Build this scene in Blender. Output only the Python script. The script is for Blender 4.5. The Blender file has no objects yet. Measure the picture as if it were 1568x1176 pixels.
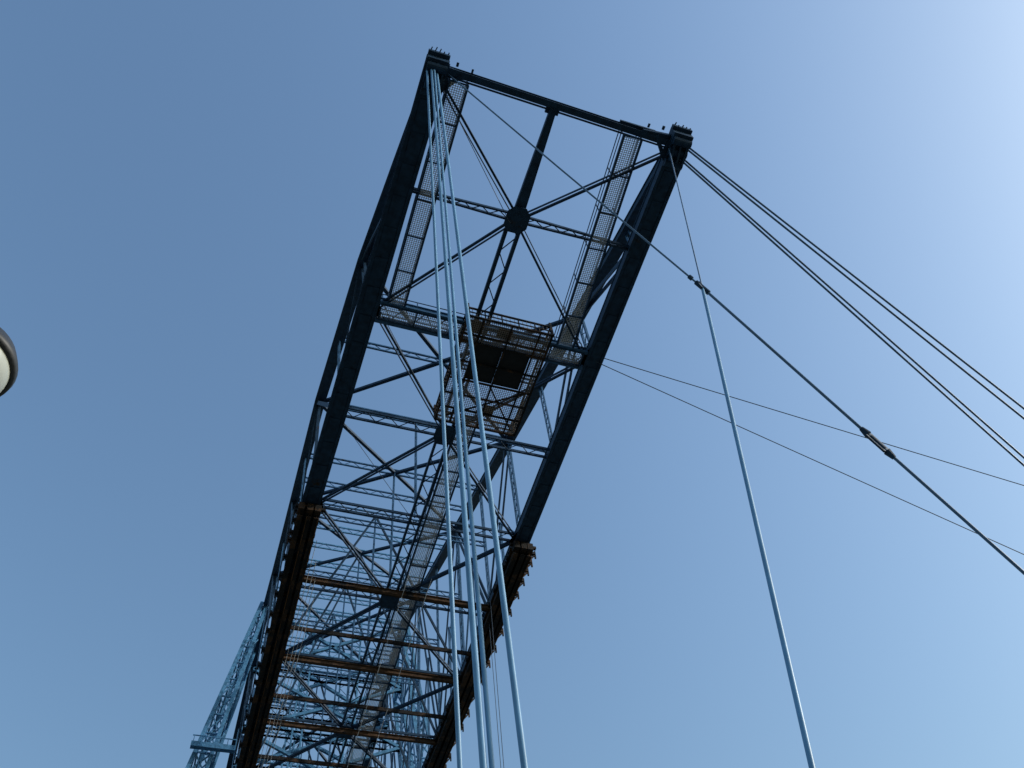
import bpy, math, random
from mathutils import Vector, Matrix
random.seed(7)
V=Vector
sc=bpy.context.scene
B=47.24      # underside level of the boom
HP=7.381     # half panel length
# ------------------------------------------------------------------ materials
def mat(name,col,rough=.5,metal=0.,var=.35,scale=3.,rust=None,rust_amt=.55,bump=.0,spec=.3):
    m=bpy.data.materials.new(name);m.use_nodes=True
    nt=m.node_tree;n=nt.nodes;l=nt.links;b=n['Principled BSDF']
    b.inputs['Roughness'].default_value=rough;b.inputs['Metallic'].default_value=metal
    b.inputs['Specular IOR Level'].default_value=spec
    tc=n.new('ShaderNodeTexCoord');nz=n.new('ShaderNodeTexNoise')
    nz.inputs['Scale'].default_value=scale;nz.inputs['Detail'].default_value=6
    l.new(tc.outputs['Object'],nz.inputs['Vector'])
    cr=n.new('ShaderNodeValToRGB')
    cr.color_ramp.elements[0].position=.3;cr.color_ramp.elements[1].position=.7
    cr.color_ramp.elements[0].color=(*[c*(1-var) for c in col],1)
    cr.color_ramp.elements[1].color=(*[min(1,c*(1+var)) for c in col],1)
    l.new(nz.outputs['Fac'],cr.inputs['Fac'])
    out=cr.outputs['Color']
    if rust:
        n2=n.new('ShaderNodeTexNoise');n2.inputs['Scale'].default_value=.9;n2.inputs['Detail'].default_value=8
        n2.inputs['Roughness'].default_value=.7
        l.new(tc.outputs['Object'],n2.inputs['Vector'])
        r2=n.new('ShaderNodeValToRGB');r2.color_ramp.elements[0].position=rust_amt;r2.color_ramp.elements[1].position=rust_amt+.08
        l.new(n2.outputs['Fac'],r2.inputs['Fac'])
        mx=n.new('ShaderNodeMix');mx.data_type='RGBA'
        l.new(r2.outputs['Color'],mx.inputs[0]);l.new(out,mx.inputs[6]);mx.inputs[7].default_value=(*rust,1)
        out=mx.outputs[2]
    l.new(out,b.inputs['Base Color'])
    if bump:
        bp=n.new('ShaderNodeBump');bp.inputs['Strength'].default_value=bump;bp.inputs['Distance'].default_value=.02
        l.new(nz.outputs['Fac'],bp.inputs['Height']);l.new(bp.outputs['Normal'],b.inputs['Normal'])
    return m
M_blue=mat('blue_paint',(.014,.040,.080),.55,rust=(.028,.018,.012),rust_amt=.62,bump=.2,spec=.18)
M_mblue=mat('blue_paint_mid',(.035,.10,.20),.5,rust=(.03,.03,.035),rust_amt=.62,spec=.2)  # middle tone of the bridge blue
M_lblue=mat('blue_paint_lit',(.075,.21,.37),.45,rust=(.04,.045,.055),rust_amt=.62,spec=.2)  # same bridge blue, sunlight on the tower lattice put into a lighter colour
M_dark=mat('dark_steel',(.015,.014,.014),.7,rust=(.065,.036,.020),rust_amt=.50,bump=.3,spec=.15)  # near-black steel with brown rust patches
M_brown=mat('rusty_beam',(.085,.050,.030),.85,rust=(.018,.020,.024),rust_amt=.52,bump=.3,spec=.1)
M_rail=mat('rust_streaked_rail',(.15,.075,.035),.85,rust=(.02,.02,.02),rust_amt=.5,spec=.1)
M_mesh=mat('galvanised_mesh',(.55,.57,.58),.5,metal=0.,var=.15)
M_rmesh=mat('rusty_mesh',(.24,.21,.19),.7,var=.3)
M_cab=mat('cable_paint',(.13,.29,.48),.42,var=.15,scale=1.2)
M_cabd=mat('cable_dark',(.08,.16,.28),.45,var=.2,scale=1.5)
M_wire=mat('wire_steel',(.05,.07,.10),.5,var=.2)
M_plate=mat('dark_deck_plate',(.012,.014,.018),.7,var=.3)
# ------------------------------------------------------------------ mesh builder
class MB:
    def __init__(s): s.v=[];s.f=[]
    def box8(s,c):
        i=len(s.v);s.v+=[tuple(x) for x in c]
        for a in((0,3,2,1),(4,5,6,7),(0,1,5,4),(1,2,6,5),(2,3,7,6),(3,0,4,7)): s.f.append(tuple(i+k for k in a))
    def beam(s,p,q,w,h=None,up=(0,0,1),w2=None,h2=None):
        h=w if h is None else h;w2=w if w2 is None else w2;h2=h if h2 is None else h2
        p=V(p);q=V(q);d=q-p
        if d.length<1e-6:return
        d.normalize();u=V(up)
        if abs(d.dot(u))>.98:u=V((0,1,0))
        a=d.cross(u).normalized();b=a.cross(d).normalized()
        s.box8([p-a*w/2-b*h/2,p+a*w/2-b*h/2,p+a*w/2+b*h/2,p-a*w/2+b*h/2,
                q-a*w2/2-b*h2/2,q+a*w2/2-b*h2/2,q+a*w2/2+b*h2/2,q-a*w2/2+b*h2/2])
    def ibeam(s,p,q,w,h,t=.05,up=(0,0,1)):
        p=V(p);q=V(q);d=(q-p).normalized();u=V(up)
        if abs(d.dot(u))>.98:u=V((0,1,0))
        a=d.cross(u).normalized();b=a.cross(d).normalized()
        s.beam(p+b*(h/2-t/2),q+b*(h/2-t/2),w,t,up);s.beam(p-b*(h/2-t/2),q-b*(h/2-t/2),w,t,up)
        s.beam(p,q,t,h-2*t,up)
    def lat(s,p,q,sep,dr,r=.1,lace=.05,step=None,up=(0,0,1)):
        """two parallel angles joined by zig-zag lacing; dr = separation direction"""
        p=V(p);q=V(q);o=V(dr).normalized()*sep/2
        s.beam(p-o,q-o,r,r,up);s.beam(p+o,q+o,r,r,up)
        L=(q-p).length;step=step or sep;n=max(2,int(L/step))
        for i in range(n):
            a=p+(q-p)*(i/n);b=p+(q-p)*((i+1)/n);sg=1 if i%2 else -1
            s.beam(a+o*sg,b-o*sg,lace,lace*.5,up)
    def cyl(s,p,q,r,r2=None,n=10,caps=True):
        r2=r if r2 is None else r2
        p=V(p);q=V(q);d=(q-p).normalized();u=V((0,0,1)) if abs(d.z)<.9 else V((0,1,0))
        a=d.cross(u).normalized();b=a.cross(d);i=len(s.v)
        for c,rr in((p,r),(q,r2)):
            for k in range(n):
                t=2*math.pi*k/n;s.v.append(tuple(c+a*rr*math.cos(t)+b*rr*math.sin(t)))
        for k in range(n): s.f.append((i+k,i+(k+1)%n,i+n+(k+1)%n,i+n+k))
        if caps:s.f.append(tuple(i+k for k in range(n))[::-1]);s.f.append(tuple(i+n+k for k in range(n)))
    def tube(s,pts,r,n=8):
        pts=[V(p) for p in pts];i=len(s.v)
        for j,c in enumerate(pts):
            d=(pts[min(j+1,len(pts)-1)]-pts[max(j-1,0)]).normalized();u=V((0,0,1)) if abs(d.z)<.95 else V((0,1,0))
            a=d.cross(u).normalized();b=a.cross(d)
            for k in range(n):
                t=2*math.pi*k/n;s.v.append(tuple(c+a*r*math.cos(t)+b*r*math.sin(t)))
        for j in range(len(pts)-1):
            for k in range(n): s.f.append((i+j*n+k,i+j*n+(k+1)%n,i+(j+1)*n+(k+1)%n,i+(j+1)*n+k))
    def lathe(s,c,prof,n=32):
        i=len(s.v);c=V(c)
        for r,z in prof:
            for k in range(n):
                t=2*math.pi*k/n;s.v.append((c.x+r*math.cos(t),c.y+r*math.sin(t),c.z+z))
        for j in range(len(prof)-1):
            for k in range(n): s.f.append((i+j*n+k,i+j*n+(k+1)%n,i+(j+1)*n+(k+1)%n,i+(j+1)*n+k))
    def obj(s,name,m,parent=None,smooth=False):
        me=bpy.data.meshes.new(name);me.from_pydata(s.v,[],s.f);me.materials.append(m)
        if smooth:
            for p in me.polygons:p.use_smooth=True
        o=bpy.data.objects.new(name,me);sc.collection.objects.link(o)
        if parent:o.parent=parent
        return o
def empty(name):
    o=bpy.data.objects.new(name,None);sc.collection.objects.link(o);return o
def lerp(a,b,t): return V(a)+(V(b)-V(a))*t

bridge=empty('transporter_bridge')
TIPY=-6.5
Y=lambda s:s*HP
def interp(tab,y):
    if y<=tab[0][0]:return tab[0][1]
    for (a,b),(c,d) in zip(tab[:-1],tab[1:]):
        if y<=c:return b+(d-b)*(y-a)/(c-a)
    return tab[-1][1]
def xl(y): return interp([(-6.7,-6.50),(22.3,-7.18),(50,-7.0)],y)
def xr(y): return interp([(-6.4,6.75),(22.5,7.22),(60,7.7)],y)
def D(y):
    if y<59: return max(0.,(y+6.4)*.389)
    return max(9.,25.4-(y-59)*.33)
def xt(fx,y): return fx(y)-(.55*min(1,D(y)/5) if fx is xl else 0)
# ------------------------------------------------------------------ bottom chords
m=MB()
ys=[TIPY-.35]+[Y(i) for i in range(0,13)]
for fx,w in((xl,1.15),(xr,1.05)):
    for a,b in zip(ys[:-1],ys[1:]):
        pa=V((fx(a),a,B));pb=V((fx(b),b,B))
        m.beam(pa,pb,w*.94,.62)
        for sg in(-1,1):
            for zz in(-.34,.34):
                m.beam(pa+V((sg*w*.42,0,zz)),pb+V((sg*w*.42,0,zz)),w*.18,.06)
        k=4
        for j in range(k):
            c=lerp(pa,pb,(j+.5)/k);m.beam(c-V((0,.55,.345)),c+V((0,.55,-.345)),w*.6,.03)
        n=int((b-a)/.45)
        for j in range(n):
            c=lerp(pa,pb,(j+.5)/n)
            for sg in(-1,1): m.cyl(c+V((sg*w*.42,0,-.37)),c+V((sg*w*.42,0,-.395)),.035,.02,6)
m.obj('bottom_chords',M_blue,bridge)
# ------------------------------------------------------------------ bottom lateral bracing
m=MB();g=MB()
def plate(mb,x,y,z,sx,sy,t=.06):
    n=len(mb.v);o=[(.5,-1),(1,-.5),(1,.5),(.5,1),(-.5,1),(-1,.5),(-1,-.5),(-.5,-1)]
    for zz in(z,z+t):
        for a,b in o: mb.v.append((x+a*sx,y+b*sy,zz))
    mb.f.append(tuple(n+k for k in range(8))[::-1]);mb.f.append(tuple(n+8+k for k in range(8)))
    for k in range(8): mb.f.append((n+k,n+(k+1)%8,n+8+(k+1)%8,n+8+k))
ctr=-.25
for s in range(0,12,2):
    y0=TIPY+.7 if s==0 else Y(s-1);y1=Y(s+1);yc=Y(s)
    for xa in(-1,1):
        fa=xl if xa<0 else xr
        for ye in(y0,y1):
            e=V((fa(ye)-xa*.4,ye,B-.1));c=V((ctr,yc,B-.1))
            d=(e-c).normalized();off=V((-d.y,d.x,0))*.1
            m.beam(c+off,e+off,.12,.16);m.beam(c-off,e-off,.05,.16)
            g.box8([e+V((xa*-.1,-.9,-.1)),e+V((xa*.6,-.9,-.1)),e+V((xa*.6,.9,-.1)),e+V((-xa*.45,.2,-.1)),
                    e+V((xa*-.1,-.9,-.05)),e+V((xa*.6,-.9,-.05)),e+V((xa*.6,.9,-.05)),e+V((-xa*.45,.2,-.05))])
    plate(g,ctr,yc,B-.3,.65,.75)
    for k in range(-2,3):
        for j in range(-2,3):
            if abs(k)+abs(j)in(2,4):g.cyl((ctr+k*.22,yc+j*.25,B-.3),(ctr+k*.22,yc+j*.25,B-.33),.035,.02,6)
for s in range(0,13):
    y=Y(s);a=V((xl(y)+.3,y,B+.06));b=V((xr(y)-.3,y,B+.06))
    if s==0:
        c=V((ctr,y,B+.06))
        for e in(a,b):
            m.beam(c+V((0,.2,0)),e+V((0,.07,0)),.1,.22);m.beam(c-V((0,.2,0)),e-V((0,.07,0)),.1,.22)
            m.lat(c,e,.3,(0,1,0),.03,.05,.5)
    elif s==1: pass
    else:
        m.beam(a+V((0,.32,0)),b+V((0,.32,0)),.1,.2);m.beam(a-V((0,.32,0)),b-V((0,.32,0)),.1,.2)
        m.lat(a,b,.6,(0,1,0),.03,.05,.7)
ea=V((-6.0,-6.45,B+.15));eb=V((6.3,-6.2,B+.15))
m.ibeam(ea,eb,.34,.45);m.beam(ea+V((0,.3,0)),eb+V((0,.3,0)),.08,.12)
c0=V((ctr,-6.2,B));c1=V((ctr,0,B))
m.beam(c0,c1,.34,.3,w2=.62)
m.beam(V((ctr-.35,-6.1,B+.15)),V((ctr+.35,-6.1,B+.15)),.5,.2)
for i in range(1,12):
    y0=Y(i-1);y1=Y(i)
    for dx in(-.36,.36): m.beam((ctr+dx,y0,B),(ctr+dx,y1,B),.14 if i>1 else .2,.25)
    m.lat((ctr,y0,B),(ctr,y1,B),.7,(1,0,0),.03,.06,1.)
m.obj('bottom_lateral_bracing',M_blue,bridge);g.obj('gusset_plates',M_blue,bridge)
# ------------------------------------------------------------------ main truss planes
t=MB();tb=MB()
for fx,sx in((xl,-1),(xr,1)):
    n=12
    pts=[V((xt(fx,y),y,B+.3+D(y))) for y in [TIPY]+[Y(i) for i in range(0,n+1)]]
    for a,b in zip(pts[:-1],pts[1:]):
        t.beam(a,b,.62,.5);t.beam(a+V((0,0,-.28)),b+V((0,0,-.28)),.74,.05)
        t.beam(a+V((0,0,.28)),b+V((0,0,.28)),.74,.05)
    for i in range(0,n+1):
        y=Y(i);a=V((fx(y),y,B+.3));b=V((xt(fx,y),y,B+.3+D(y)))
        if i%2==1: (tb if sx>0 else t).lat(a,b,.55,(0,1,0),.14,.06,.6)
        else: tb.lat(a,b,.4,(0,1,0),.1,.05,.5)
        if i<n:
            y2=Y(i+1)
            if i%2: p,q=(xt(fx,y),y,B+.3+D(y)),(fx(y2),y2,B+.3)
            else: p,q=(fx(y),y,B+.3),(xt(fx,y2),y2,B+.3+D(y2))
            for dx in(-.18,.18): t.beam(V(p)+V((dx,0,0)),V(q)+V((dx,0,0)),.08,.3)
            if i>=3:
                mid=(V(p)+V(q))/2
                tb.beam(mid,(fx(mid.y),mid.y,B+.3),.16);tb.beam(mid,(fx(y2 if i%2==0 else y),(y2 if i%2==0 else y),B+.3),.12)
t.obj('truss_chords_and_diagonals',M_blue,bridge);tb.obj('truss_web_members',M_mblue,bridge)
# ------------------------------------------------------------------ top lateral system + sway frames
m=MB();m2=MB();m3=MB()
for i in range(2,13):
    for yy in ([Y(i)] if i<5 else [Y(i)-HP/2,Y(i)]):
        z=B+.45+D(yy);a=V((xt(xl,yy)+.2,yy,z));b=V((xr(yy)-.2,yy,z))
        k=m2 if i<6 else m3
        k.lat(a,b,.6,(0,0,1),.12,.05,.7)
for i in range(1,12,2):
    y0=Y(i);y1=Y(i+2) if i<11 else Y(12)
    for a,b in(((xt(xl,y0),y0),(xr(y1),y1)),((xr(y0),y0),(xt(xl,y1),y1))):
        m.beam((a[0],a[1],B+.3+D(a[1])),(b[0],b[1],B+.3+D(b[1])),.24,.24)
for i in range(2,12):
    y=Y(i);z0=B+.5;z1=B+.3+D(y)
    if i>4:
        m.beam((xl(y)+.3,y,z0),(ctr,y,z1),.16);m.beam((xr(y)-.3,y,z0),(ctr,y,z1),.16)
    m2.lat((ctr,y,z0),(ctr,y,z1),.4,(0,1,0),.08,.04,.6)
    if i>3:
        zm=(z0+z1)/2;m2.lat((xl(y),y,zm),(xr(y),y,zm),.5,(0,0,1),.1,.05,.6)
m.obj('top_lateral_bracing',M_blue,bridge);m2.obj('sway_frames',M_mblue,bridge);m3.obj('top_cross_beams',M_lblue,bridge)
# ------------------------------------------------------------------ walkways
fr=MB();me_=MB();rm=MB()
def grid(mb,A,Bp,wid,sp=.11,wr=.034):
    A=V(A);Bp=V(Bp);wv=V(wid);L=(Bp-A).length;n=int(L/sp);k=max(2,int(wv.length/sp))
    for i in range(n+1):
        p=lerp(A,Bp,i/n);mb.beam(p-wv/2,p+wv/2,wr,.006)
    for j in range(k+1):
        o=wv*(j/k-.5);mb.beam(A+o+V((0,0,.008)),Bp+o+V((0,0,.008)),wr,.006)
def walkway(A,Bp,width,bays=1.9,rails=(1,-1)):
    A=V(A);Bp=V(Bp);d=(Bp-A).normalized();w=V((0,0,1)).cross(d)*width
    grid(me_,A,Bp,w)
    for sg in(-1,1):
        o=w*.5*sg;fr.beam(A+o-V((0,0,.1)),Bp+o-V((0,0,.1)),.09,.2)
    L=(Bp-A).length;n=max(1,int(L/bays))
    for i in range(n+1):
        p=lerp(A,Bp,i/n);fr.beam(p-w/2-V((0,0,.12)),p+w/2-V((0,0,.12)),.07,.1)
        for sg in rails: fr.beam(p+w*.5*sg,p+w*.5*sg+V((0,0,1.1)),.05)
    for sg in rails:
        for hz in(.55,1.1):fr.beam(A+w*.5*sg+V((0,0,hz)),Bp+w*.5*sg+V((0,0,hz)),.045)
walkway((-5.25,-6.1,B-.15),(-5.3,6.7,B-.15),.95)
walkway((4.2,-6.0,B-.15),(4.95,6.9,B-.15),1.0)
walkway((.85,13.2,B-.15),(.95,28,B-.15),1.15)
walkway((.95,28.1,B-.15),(1.6,62,B-.15),1.3)
walkway((-6.1,7.3,B-.2),(6.2,7.4,B-.2),.95)
fr.obj('walkway_frames',M_blue,bridge);me_.obj('walkway_mesh',M_mesh,bridge)
hb=MB()
hb.ibeam((-6.3,6.75,B-.1),(6.4,6.85,B-.1),.22,.5);hb.ibeam((-6.3,7.95,B-.1),(6.4,7.95,B-.1),.22,.5)
for k in range(10):
    x=-6+k*1.25;hb.beam((x,6.9,B-.05),(x+.62,7.85,B-.05),.06);hb.beam((x+.62,7.85,B-.05),(x+1.25,6.9,B-.05),.06)
hb.obj('cross_gantry_beams',M_mblue,bridge)
# maintenance cage
cg=MB();cm=MB()
cx0,cx1,cy0,cy1=-1.3,3.75,5.9,13.2;zc=B-1.05
def rectgrid(mb,x0,x1,y0,y1,z,hole=None,sp=.12,wr=.034):
    n=int((x1-x0)/sp)
    for i in range(n+1):
        x=x0+(x1-x0)*i/n
        if hole and hole[0]<x<hole[1]:
            mb.beam((x,y0,z),(x,hole[2],z),wr,.005);mb.beam((x,hole[3],z),(x,y1,z),wr,.005)
        else: mb.beam((x,y0,z),(x,y1,z),wr,.005)
    n=int((y1-y0)/sp)
    for i in range(n+1):
        y=y0+(y1-y0)*i/n
        if hole and hole[2]<y<hole[3]:
            mb.beam((x0,y,z+.007),(hole[0],y,z+.007),wr,.005);mb.beam((hole[1],y,z+.007),(x1,y,z+.007),wr,.005)
        else: mb.beam((x0,y,z+.007),(x1,y,z+.007),wr,.005)
rectgrid(cm,cx0,cx1,cy0,cy1,zc,(-.35,2.95,7.55,10.0))
for (a,b) in (((cx0,cy0),(cx1,cy0)),((cx1,cy0),(cx1,cy1)),((cx1,cy1),(cx0,cy1)),((cx0,cy1),(cx0,cy0))):
    for hz,w in((0,.12),(.5,.06),(1.0,.1)): cg.beam((a[0],a[1],zc+hz),(b[0],b[1],zc+hz),w)
    L=math.hypot(b[0]-a[0],b[1]-a[1]);n=int(L/.9)
    for i in range(n+1):
        x=a[0]+(b[0]-a[0])*i/n;y=a[1]+(b[1]-a[1])*i/n;cg.beam((x,y,zc),(x,y,zc+1.1),.06)
    n=int(L/.25)
    for i in range(n+1):
        x=a[0]+(b[0]-a[0])*i/n;y=a[1]+(b[1]-a[1])*i/n;cm.beam((x,y,zc),(x,y,zc+1.0),.02)
for y in(7.0,7.5,8.8,10.05,11.1,12.1): cg.beam((cx0,y,zc-.06),(cx1,y,zc-.06),.1,.1)
for x in(-.4,1.3,3.0): cg.beam((x,cy0,zc-.1),(x,cy1,zc-.1),.1,.1)
for x,y in((cx0,cy0),(cx1,cy0),(cx0,cy1),(cx1,cy1)): cg.beam((x,y,zc),(x,y,B+.4),.14)
cg.beam((1.2,10.1,zc-.02),(3.4,12.9,zc-.02),.08);cg.beam((3.4,10.1,zc-.02),(-1,12.9,zc-.02),.08)
cg.obj('cage_frame',M_dark,bridge);cm.obj('cage_mesh',M_rmesh,bridge)
pm=MB()
for xa,xb in((-.35,1.27),(1.33,2.95)):
    pm.box8([(xa,7.55,zc+.05),(xb,7.55,zc+.05),(xb,10,zc+.05),(xa,10,zc+.05),(xa,7.55,zc+.1),(xb,7.55,zc+.1),(xb,10,zc+.1),(xa,10,zc+.1)])
pm.obj('cage_trapdoor',M_plate,bridge)
rp=MB()
for x,y,sx,sy in((-1,6.1,.75,.8),(.6,6.25,.9,.6),(1.4,11.5,.6,.8)):
    rp.box8([(x,y,zc+.03),(x+sx,y,zc+.03),(x+sx,y+sy,zc+.03),(x,y+sy,zc+.03),(x,y,zc+.08),(x+sx,y,zc+.08),(x+sx,y+sy,zc+.08),(x,y+sy,zc+.08)])
rp.obj('cage_rusty_plates',M_brown,bridge)
# ------------------------------------------------------------------ suspended traveller rails
r=MB();rb=MB();rw=MB();ro=MB()
RY0=22.3
for fx,sg,offs in((xl,-1,(-.55,.0,.5)),(xr,1,(-.45,.05,.5))):
    def X(y,o): return fx(y)+o
    segs=[RY0]+[Y(i)+HP/2 for i in range(3,12)]
    for a,b in zip(segs[:-1],segs[1:]):
        for o in offs: r.ibeam((X(a,o),a,B-.95),(X(b,o),b,B-.95),.34,.8)
        ro.beam((X(a,offs[2]+.12),a,B-1.38),(X(b,offs[2]+.12),b,B-1.38),.045,.05)
        if sg<0: ro.beam((X(a,offs[1]-.1),a,B-1.38),(X(b,offs[1]-.1),b,B-1.38),.04,.05)
        n=4
        for k in range(n):
            y=a+(b-a)*(k+.5)/n+random.uniform(-.2,.2)
            x0,x1=X(y,offs[0]-.25-(.1 if sg<0 else 0)),X(y,offs[2]+.25+(.4 if sg>0 else 0))
            r.beam((x0,y,B-.48),(x1,y,B-.48),.22,.2)
            xo=x0 if sg<0 else x1
            r.beam((xo,y,B-.55),(xo-sg*.5,y,B-1.2),.1);r.beam((xo,y,B-.9),(xo,y,B-.2),.1)
            for o in offs: r.beam((X(y,o),y,B-.5),(X(y,o),y,B-.1),.3,.5)
    for o in offs: r.beam((X(RY0,o),RY0-.4,B-.8),(X(RY0,o),RY0+.1,B-.8),.4,.6)
    r.beam((X(RY0,offs[0]-.4),RY0-.1,B-.6),(X(RY0,offs[2]+.5),RY0-.1,B-.6),.2,.2)
for k in range(4,13):
    y=Y(k)-1.2+(.6 if k>4 else 0);rb.ibeam((xl(y)+.6,y,B-.62),(xr(y)-.4,y,B-.62),.22,.4)
    r.beam((xl(y)+.6,y+.5,B-.4),(xr(y)-.4,y+.5,B-.4),.14,.16)
    y=Y(k)+HP*.5
    r.beam((xl(y)+.6,y,B-.62),(xr(y)-.4,y,B-.62),.14,.3)
for x in(-6.3,-6.0,-5.75,-5.5): rw.tube([(x,24+6*(x+6.3),B-1.5),(x+.2,60,B-1.6)],.02,5)
for x in(.3,1.9): rw.tube([(x,26,B-1.1),(x+.6,62,B-1.2)],.02,5)
r.obj('traveller_rails',M_dark,bridge);rb.obj('traveller_cross_beams',M_brown,bridge);rw.obj('haulage_ropes',M_mesh,bridge)
ro.obj('rail_edges',M_rail,bridge)
# ------------------------------------------------------------------ boom tip fittings
f=MB()
for fx,sg in((xl,-1),(xr,1)):
    x=fx(TIPY)
    f.beam((x,-6.9,B+.1),(x,-5.0,B+.1),1.1,.85,w2=.9)
    for k in range(3): f.cyl((x-.5,-6.5+k*.6,B-.42),(x+.5,-6.5+k*.6,B-.42),.22,n=14)
    for k,dx in enumerate((-.35,0,.35)):
        f.beam((x+dx,-6.7,B-.2),(x+dx,-5.5,B-.75),.1,.35)
    f.beam((x-.55,-6.95,B+.35),(x+.55,-6.95,B+.35),.3,.3)
    for k in range(5):
        l=random.uniform(.05,.2);f.beam((x-.45+k*.22,-7.05,B+.4),(x-.45+k*.22+l*.3,-7.1-l,B+.4),.05,.06)
    f.beam((x-sg*.4,-6.35,B+.2),(x-sg*2.1,-6.4,B+.1),.5,.3,w2=.2)
    f.beam((x-sg*.4,-5.3,B),(x-sg*1.3,-6.4,B),.2)
    f.beam((x-sg*1.0,-6.7,B+.3),(x-sg*1.0,-6.9,B+.3),.12);f.beam((x-sg*1.8,-6.6,B+.3),(x-sg*1.8,-6.8,B+.3),.1)
f.beam((5.4,-6.45,B+.3),(3.4,-6.45,B+.3),.2,.2)
f.obj('tip_anchor_brackets',M_blue,bridge)
# ------------------------------------------------------------------ cables
def cable(mb,a,b,rad,sag=0.,ext=None,n=24):
    a=V(a);b=V(b)
    if ext is not None:
        k=(a.z-ext)/(a.z-b.z);e=a+(b-a)*k
    else:e=b
    pts=[]
    for i in range(n+1):
        u=i/n;p=lerp(a,e,u);p.z-=4*sag*u*(1-u);pts.append(p)
    mb.tube(pts,rad,10);return e
ca=MB();feet=[]
feet.append(cable(ca,(-6.95,-6.3,B-.3),(-5.4,-2.0,11.8),.052,ext=.5))
feet.append(cable(ca,(-6.75,-6.4,B-.3),(-5.80,-4.5,10.0),.060,ext=.5))
feet.append(cable(ca,(-6.62,-6.45,B-.3),(-5.66,-4.5,10.0),.045,ext=.5))
feet.append(cable(ca,(-6.45,-6.3,B-.3),(-5.2,-4.7,10.0),.058,ext=.5))
P=V((3.97,-5.00,31.1))
feet.append(cable(ca,P,(.36,-4.5,10.8),.060,ext=.5))
ca.obj('anchor_cables',M_cab,bridge,True)
cb=MB()
cb.tube([(6.25,-6.0,B-.3),P],.03,8)
for a,b in (((7.2,-6.35,B-.1),(24.14,-1.65,35.28)),((7.15,-6.25,B-.3),(24.23,-1.26,35.01)),((6.95,-5.8,B-.2),(24.57,.27,33.93)),((6.9,-5.7,B-.4),(24.63,.57,33.71))):
    e=cable(cb,a,b,.052,ext=.5,sag=.3);feet.append(e)
a=V((-5.9,-6.3,B));e2=V((11.2,-3.75,18.9))
cb.tube([a,lerp(a,P,.5)-V((0,0,.1)),P],.04,8)
e3=P+(e2-P)*((P.z-.5)/(P.z-e2.z));cb.tube([P,e2,e3],.054,8);feet.append(e3)
cb.obj('guy_cables',M_cabd,bridge,True)
cl=MB()
d=(P-a).normalized()
cl.cyl(P-d*.35,P+d*.35,.1);cl.beam(P-V((.2,.08,.1)),P+V((.2,.08,.15)),.1,.22);cl.cyl(P-d*.75,P-d*.6,.09);cl.cyl(P+V((0,0,.15)),P+V((-.0,0,.4)),.07)
q=V((8.3,-4.4,23.6));d=(e2-P).normalized();q=P+d*((q-P).dot(d))
cl.cyl(q-d*.7,q-d*.4,.08,.13);cl.beam(q-d*.4+V((.09,0,.05)),q+d*.4+V((.09,0,.05)),.07,.16);cl.beam(q-d*.4-V((.09,0,.05)),q+d*.4-V((.09,0,.05)),.07,.16);cl.cyl(q+d*.4,q+d*.7,.13,.08)
cl.cyl(q-d*.3,q+d*.3,.08)
cl.obj('cable_clamps',M_blue,bridge)
w=MB()
cable(w,(6.9,7.0,B-.1),(31.69,4.77,39.51),.026,ext=3,sag=.5)
cable(w,(6.9,7.3,B-.2),(32.18,7.83,37.07),.026,ext=3,sag=.5)
w.tube([(-6.3,-6.0,B-.2),(-.6,.2,B-.5)],.02,5);w.tube([(-6.2,7.2,B-.2),(-.6,14.2,B-.3)],.018,5)
w.tube([(-6.8,15,B-.3),(-.4,22,B-.3)],.018,5)
w.tube([(6.2,26.5,B-1),(5.0,24,0.5)],.02,5);w.tube([(6.9,29,B-1),(6.0,27,0.5)],.02,5)
w.obj('stay_wires',M_wire,bridge)
# ------------------------------------------------------------------ tower
tw=MB();tl=MB()
for sx in(-1,1):
    for b in(0,1):
        def pt(k,u): return lerp((sx*(7.5+.6*k),59. if b==0 else 64.5,73.),(sx*(16.2+4.0*k),59. if b==0 else 68.,1.5),u)
        for k in(0,1): tl.beam(pt(k,0),pt(k,1),.34,.34)
        n=34
        for i in range(n):
            u=i/n;u2=(i+1)/n
            tl.beam(pt(0,u),pt(1,u2),.12);tl.beam(pt(1,u),pt(0,u2),.12);tl.beam(pt(0,u),pt(1,u),.14)
    n=12
    for i in range(n):
        for k in(0,1):
            def p2(b,u): return lerp((sx*(7.5+.6*k),59 if b==0 else 64.5,73.),(sx*(16.2+4.0*k),59 if b==0 else 68,1.5),u)
            tl.beam(p2(0,i/n),p2(1,(i+1)/n),.16);tl.beam(p2(1,i/n),p2(0,(i+1)/n),.16);tl.beam(p2(0,i/n),p2(1,i/n),.16)
    z=54.2;tl.beam((sx*7.9,58.2,z),(sx*11.8,58.2,z),.5,.5);tl.beam((sx*7.9,58.2,z+1.0),(sx*11.8,58.2,z+1.0),.08)
    for k in range(6): tl.beam((sx*(7.9+k*.75),58.2,z),(sx*(7.9+k*.75),58.2,z+1.),.06)
for yy in(59.,65.):
    for z0,z1 in((50,57),(57,64),(64,72.5)):
        tl.lat((-7.6,yy,z0),(7.6,yy,z0),.8,(0,0,1),.14,.07,.8);tl.lat((-7.6,yy,z1),(7.6,yy,z1),.8,(0,0,1),.14,.07,.8)
        tl.beam((-7.6,yy,z0),(7.6,yy,z1),.3);tl.beam((7.6,yy,z0),(-7.6,yy,z1),.3)
    for x in(-2.5,2.5): tl.lat((x,yy,50),(x,yy,72.5),.9,(1,0,0),.16,.07,.9)
for z in(10,24,38):
    x=lambda z:7.5+(73-z)*8.7/71.5
    for yy in(59,67): tl.lat((-x(z),yy,z),(x(z),yy,z),1.2,(0,0,1),.2,.1,1.2)
tl.obj('tower_lattice',M_lblue,bridge)
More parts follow.
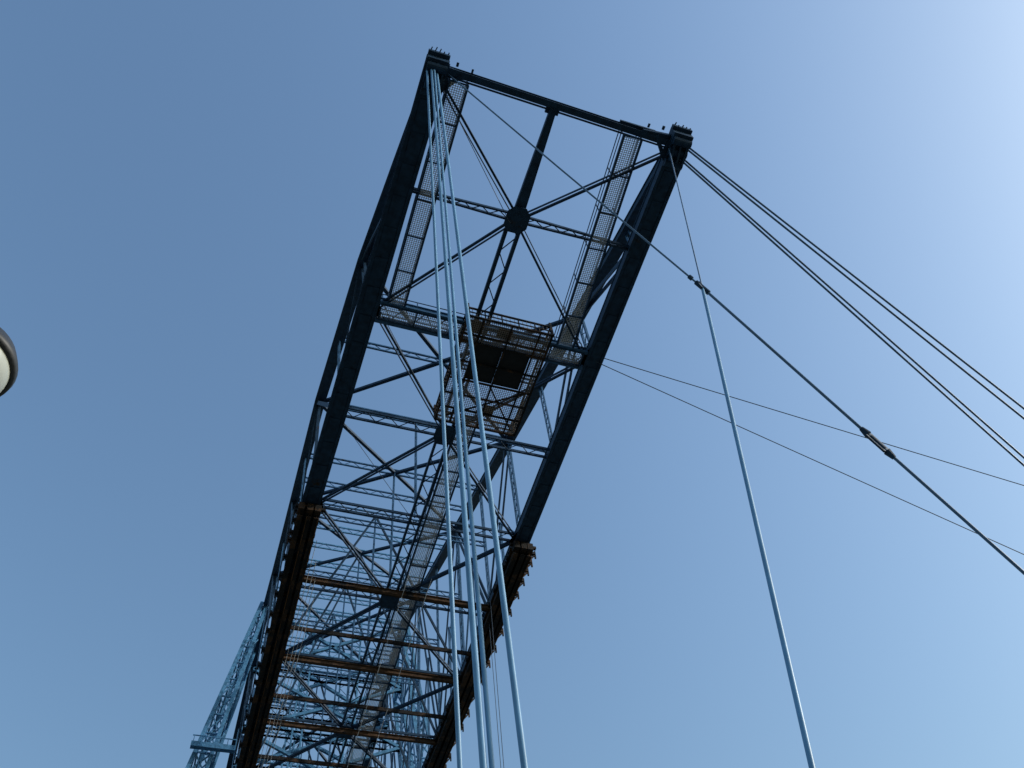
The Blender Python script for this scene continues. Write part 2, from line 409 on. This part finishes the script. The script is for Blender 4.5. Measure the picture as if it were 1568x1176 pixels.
for sx in(-1,1):
    tw.box8([(sx*18-3.5,56,0),(sx*18+3.5,56,0),(sx*18+3.5,71,0),(sx*18-3.5,71,0),(sx*18-3,56.5,1.8),(sx*18+3,56.5,1.8),(sx*18+3,70.5,1.8),(sx*18-3,70.5,1.8)])
M_conc=mat('concrete',(.28,.27,.25),.85,var=.2,bump=.4)
tw.obj('tower_footings',M_conc,bridge)
fb=MB()
for e in feet:
    x,y=e.x,e.y
    fb.box8([(x-.5,y-.5,0),(x+.5,y-.5,0),(x+.5,y+.5,0),(x-.5,y+.5,0),(x-.35,y-.35,.7),(x+.35,y-.35,.7),(x+.35,y+.35,.7),(x-.35,y+.35,.7)])
fb.obj('cable_anchor_blocks',M_conc,bridge)
# ------------------------------------------------------------------ street lamp
lamp=empty('street_lamp')
M_gl=mat('lamp_bowl',(.36,.38,.35),.3,var=.12,scale=3);M_lm=mat('lamp_metal',(.03,.033,.038),.5,var=.2,bump=.1)
LC=V((-11.81,-12.60,6.62))
h=MB();h.lathe(LC,[(.284,-.045),(.306,-.04),(.312,0),(.30,.03),(.26,.12),(.20,.2),(.13,.24),(.09,.26),(.07,.36),(.0,.37)],40)
h.lathe(LC,[(.284,-.045),(.280,-.02),(.27,0.02)],40)
h.obj('hood',M_lm,lamp,True)
b=MB();b.lathe(LC,[(.281,-.03),(.279,-.09),(.255,-.17),(.20,-.24),(.11,-.285),(0.0,-.30)],40);b.obj('glass_bowl',M_gl,lamp,True)
p=MB();px,py=LC.x-1.5,LC.y+.35
p.tube([(px,py,6.2),(px+.05,py,6.7),(px+.3,py-.07,6.98),(px+.8,py-.18,7.08),(LC.x-.2,LC.y+.05,7.05),(LC.x,LC.y,6.92)],.035,10)
p.cyl((px,py,0),(px,py,6.4),.08,.05,14);p.cyl((px,py,0),(px,py,1.1),.13,.12,14);p.cyl((px,py,1.1),(px,py,1.2),.12,.08,14)
p.obj('pole_and_arm',M_lm,lamp,True)
# ------------------------------------------------------------------ ground and river
def sheet(name,x0,x1,y0,y1,z,m):
    me=bpy.data.meshes.new(name);me.from_pydata([(x0,y0,z),(x1,y0,z),(x1,y1,z),(x0,y1,z)],[],[(0,1,2,3)]);me.materials.append(m)
    o=bpy.data.objects.new(name,me);sc.collection.objects.link(o)
sheet('ground',-3000,3000,-3000,3000,0,mat('ground_mat',(.07,.075,.06),.9,var=.4,scale=.6,bump=.5))
sheet('river',-3000,3000,78,300,.004,mat('river_water',(.03,.045,.05),.08,var=.1))
sheet('road',-30,-12.5,-3000,55,.004,mat('asphalt',(.05,.05,.05),.9,var=.15))
k=MB();k.box8([(-12.5,-400,0),(-12.3,-400,0),(-12.3,55,0),(-12.5,55,0),(-12.5,-400,.12),(-12.3,-400,.12),(-12.3,55,.12),(-12.5,55,.12)]);k.obj('kerb',M_conc)
# ------------------------------------------------------------------ light
sund=V((.86,-.36,.50)).normalized()
el=math.asin(sund.z);az=math.atan2(sund.x,sund.y)
w=bpy.data.worlds.new('World');sc.world=w;w.use_nodes=True
nt=w.node_tree;bg=nt.nodes['Background'];sk=nt.nodes.new('ShaderNodeTexSky');sk.sky_type='NISHITA';sk.sun_disc=False
sk.sun_elevation=el;sk.sun_rotation=az;sk.dust_density=3.6;sk.air_density=2.0;sk.ozone_density=3.
hs=nt.nodes.new('ShaderNodeMix');hs.data_type='RGBA';hs.blend_type='MULTIPLY';hs.inputs[0].default_value=1
hs.inputs[7].default_value=(.88,1.04,1.22,1)
nt.links.new(sk.outputs['Color'],hs.inputs[6]);nt.links.new(hs.outputs[2],bg.inputs['Color']);bg.inputs['Strength'].default_value=.15
L=bpy.data.lights.new('sun','SUN');L.energy=2.8;L.angle=math.radians(.5);L.color=(1,.96,.9)
lo=bpy.data.objects.new('sun',L);sc.collection.objects.link(lo);lo.rotation_euler=sund.to_track_quat('Z','Y').to_euler()
# ------------------------------------------------------------------ camera
cam=bpy.data.cameras.new('camera');co=bpy.data.objects.new('camera',cam);sc.collection.objects.link(co)
cam.sensor_width=36;cam.lens=36*1362.1/1568;cam.clip_end=6000
R=Matrix(((0.94917,-0.21259,-0.23213),(-0.30268,-0.81885,-0.48772),(-0.08639,0.53319,-0.84157)))
co.matrix_world=Matrix.Translation((-9.832,-16.191,1.6))@R.to_4x4()
sc.camera=co
sc.view_settings.view_transform='Standard'
